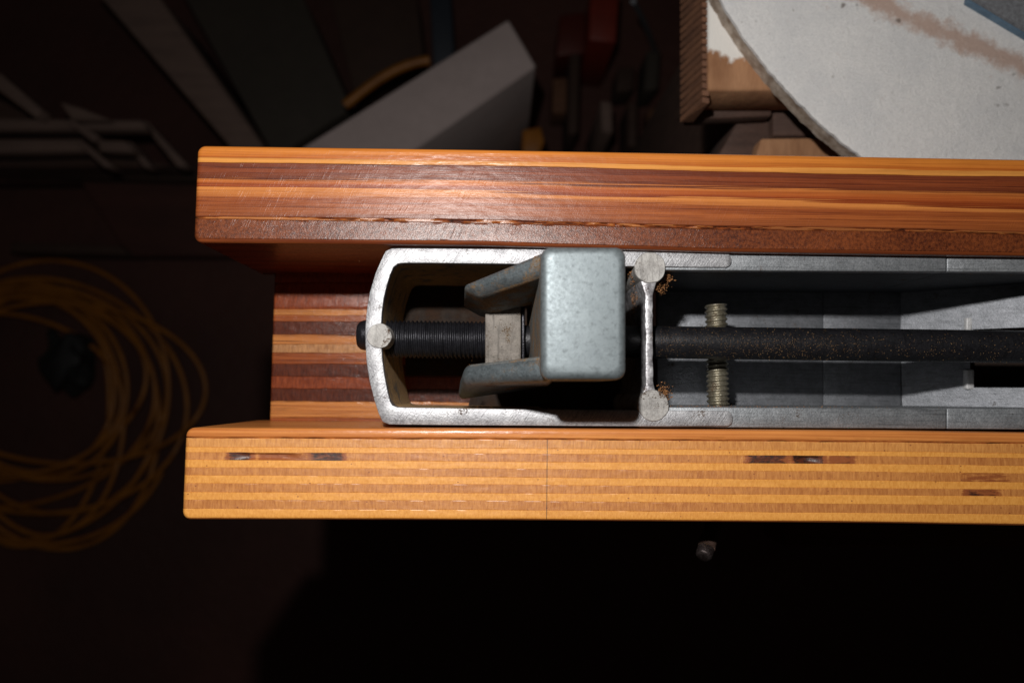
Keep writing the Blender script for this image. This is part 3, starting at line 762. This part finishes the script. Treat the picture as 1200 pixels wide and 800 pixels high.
# jumble of dark offcuts on the floor, top centre
cols = [M_dkwood, M_pl3, M_pl2, M_brown, M_bl]
jl = ['short dark block standing in the jumble', 'tall narrow brown batten in the jumble', 'grey stub of pipe in the jumble', 'squat brown block in the jumble',
      'thin dark batten in the jumble', 'dull olive block in the jumble', 'broad dark block in the jumble']
jq = [(648, 92, 18, 40, -.70, 3), (668, 64, 12, 92, -.66, 1), (704, 118, 13, 38, -.60, 4), (724, 80, 20, 26, -.70, 1), (736, 120, 11, 52, -.68, 0), (758, 60, 16, 44, -.69, 2), (760, 128, 22, 44, -.71, 3)]
lbl = ['above the orange clip', 'right under the dull red box', 'pale against the others, over the upper beam', 'under the brighter red box', 'between the pipe stub and the ribbed board', 'near the top left of the ribbed board', 'next to the lower corner of the ribbed board']
for (x, y, w_, h_, z_, ci), a_, b_ in zip(jq, jl, lbl):
    s = random.uniform(-3, 3)
    tag(slab('wood_offcut', [(x, y), (x+w_, y+s), (x+w_+s, y+h_), (x+s, y+h_-s)], z_, ZF+.001, M_pl1 if ci == 4 else cols[ci], bevel=.002), a_+' '+b_, 'wood offcut')
ml = [P(742, 2, -.5), P(752, 20, -.55), P(760, 38, -.6), P(768, 62, -.7)]
o = tube('steel_rod', ml, .003, M_floor, org=tuple(ml[-1])); tag(o, 'thin steel rod leaning among the offcuts left of the ribbed board', 'rod')

# pallet of thin slats at the left
pallet = empty('slatted_pallet', (P(80, 150, ZF).x, P(80, 150, ZF).y, ZF), 'pinkish slatted pallet lying on the floor at the left edge, above the cable', 'pallet')
for q, zt in (([(-30, 139), (166, 141), (172, 151), (-30, 153)], -.60), ([(-30, 163), (94, 163), (108, 176), (-30, 179)], -.60),
              ([(112, 164), (146, 165), (158, 177), (118, 177)], -.60), ([(70, 120), (92, 126), (128, 140), (84, 140)], -.585),
              ([(-10, 84), (0, 86), (48, 128), (42, 138), (-10, 100)], -.58), ([(74, 140), (84, 140), (116, 160), (108, 166)], -.59),
              ([(90, 168), (100, 168), (134, 196), (122, 196)], -.59), ([(164, 142), (172, 142), (220, 194), (208, 196)], -.62), ([(146, 166), (154, 166), (178, 196), (168, 196)], -.62)):
    slab('slat', q, zt, zt-.02, M_pl1, pallet, bevel=.001)
slab('base_board', [(-30, 180), (235, 196), (240, 212), (70, 208), (-30, 200)], -.70, ZF, M_pl3, pallet)
slab('side_runner', [(-30, 100), (40, 140), (200, 196), (-30, 196)], -.66, ZF, M_dkwood, pallet)

o = slab('floor_board', [(-20, 205), (245, 199), (340, 232), (340, 300), (150, 300), (95, 214), (-20, 214)], ZF+.03, ZF+.001, plain('red_brown_board', (.075, .025, .017), (.045, .014, .010), 6, .8, stretch=(1, 5, 1)), bevel=.002)
tag(o, 'dim red-brown board on the floor between the pallet and the orange cable', 'board')
o = slab('floor_board', [(12, 284), (140, 288), (150, 298), (10, 295)], ZF+.045, ZF+.001, M_pl3, bevel=.002)
tag(o, 'short dark batten on the floor just above the orange cable', 'batten')
# coil of orange cable on the floor
def cable():
    pts = []
    rng = random.Random(5); N = 90; loops = 14
    for l in range(loops):
        cx = 32+rng.uniform(-42, 36); cy = 476+rng.uniform(-26, 22); rx = rng.uniform(95, 182); ry = rng.uniform(90, 158)
        if l == 4: cx, cy, rx, ry = 92, 450, 150, 92
        if l == 8: cx, cy, rx, ry = 10, 492, 175, 150
        pts.append((cx, cy, rx, ry, rng.uniform(-.3, .3)))
    out = []
    for i in range(N*loops):
        tt = i/N; l = int(tt); fr = tt-l; fr = fr*fr*(3-2*fr) if True else fr
        a = pts[l]; b = pts[min(loops-1, l+1)]
        cx, cy, rx, ry, ro = [a[q]+(b[q]-a[q])*fr for q in range(5)]
        th = 2*math.pi*tt+.4; x = cx+rx*math.cos(th); y = cy+ry*math.sin(th)+ro*rx*math.cos(th)*.3
        out.append(P(x, y, ZF+.006+.004*(l % 5)+.004*math.sin(tt*9)))
    out += [P(70+i*9, 470-50*math.sin(i/10), ZF+.02) for i in range(0)]
    return out
cp = cable()
o = tube('extension_cable', cp, .0031, M_or, org=(cp[0].x, cp[0].y, ZF)); tag(o, 'loose coil of orange cable lying on the dark floor at the left', 'cable')
kn = []
bmk = bmesh.new(); bmesh.ops.create_icosphere(bmk, subdivisions=4, radius=1)
c = P(84, 424, ZF+.03)
kv = [Vector((c.x+p.co.x*.028*(1+.9*noise.noise(p.co*1.6)), c.y+p.co.y*.034*(1+.9*noise.noise(p.co*1.6+Vector((3, 0, 0)))), c.z+p.co.z*.03)) for p in bmk.verts]
kf = [[v_.index for v_ in f_.verts] for f_ in bmk.faces]; bmk.free()
o = mesh('cable_tie', kv, kf, plain('black_rubber', (.012, .012, .012), (.006, .006, .006), 60, .7), org=(c.x, c.y, ZF), smooth=True)
tag(o, 'black bundle holding the loops of orange cable together', 'cable tie')

# bolt end poking out from under the lower beam
bt = P(826, 645, -.018)
bolt = empty('steel_bolt', (bt.x, bt.y, bt.z-.004), 'small dull steel bolt sticking out of the side of the lower beam', 'bolt')
M_bolt = metal('dull_bolt', (.10, .08, .08), (.02, .012, .01), rough=.4, met=.7, dust=.2)
v, f = cyl(P(840, 603, -.030), P(828, 641, -.019), .0027, 24); mesh('shank', v, f, M_dkwood, bolt, smooth=True)
v, f = cyl(P(828, 641, -.019), P(824, 653, -.0165), .003, 16, prof=[(0, .0024), (.15, .0027), (.85, .0026), (1, .0018)]); mesh('bolt_head', v, f, M_bolt, bolt, bevel=.0003)
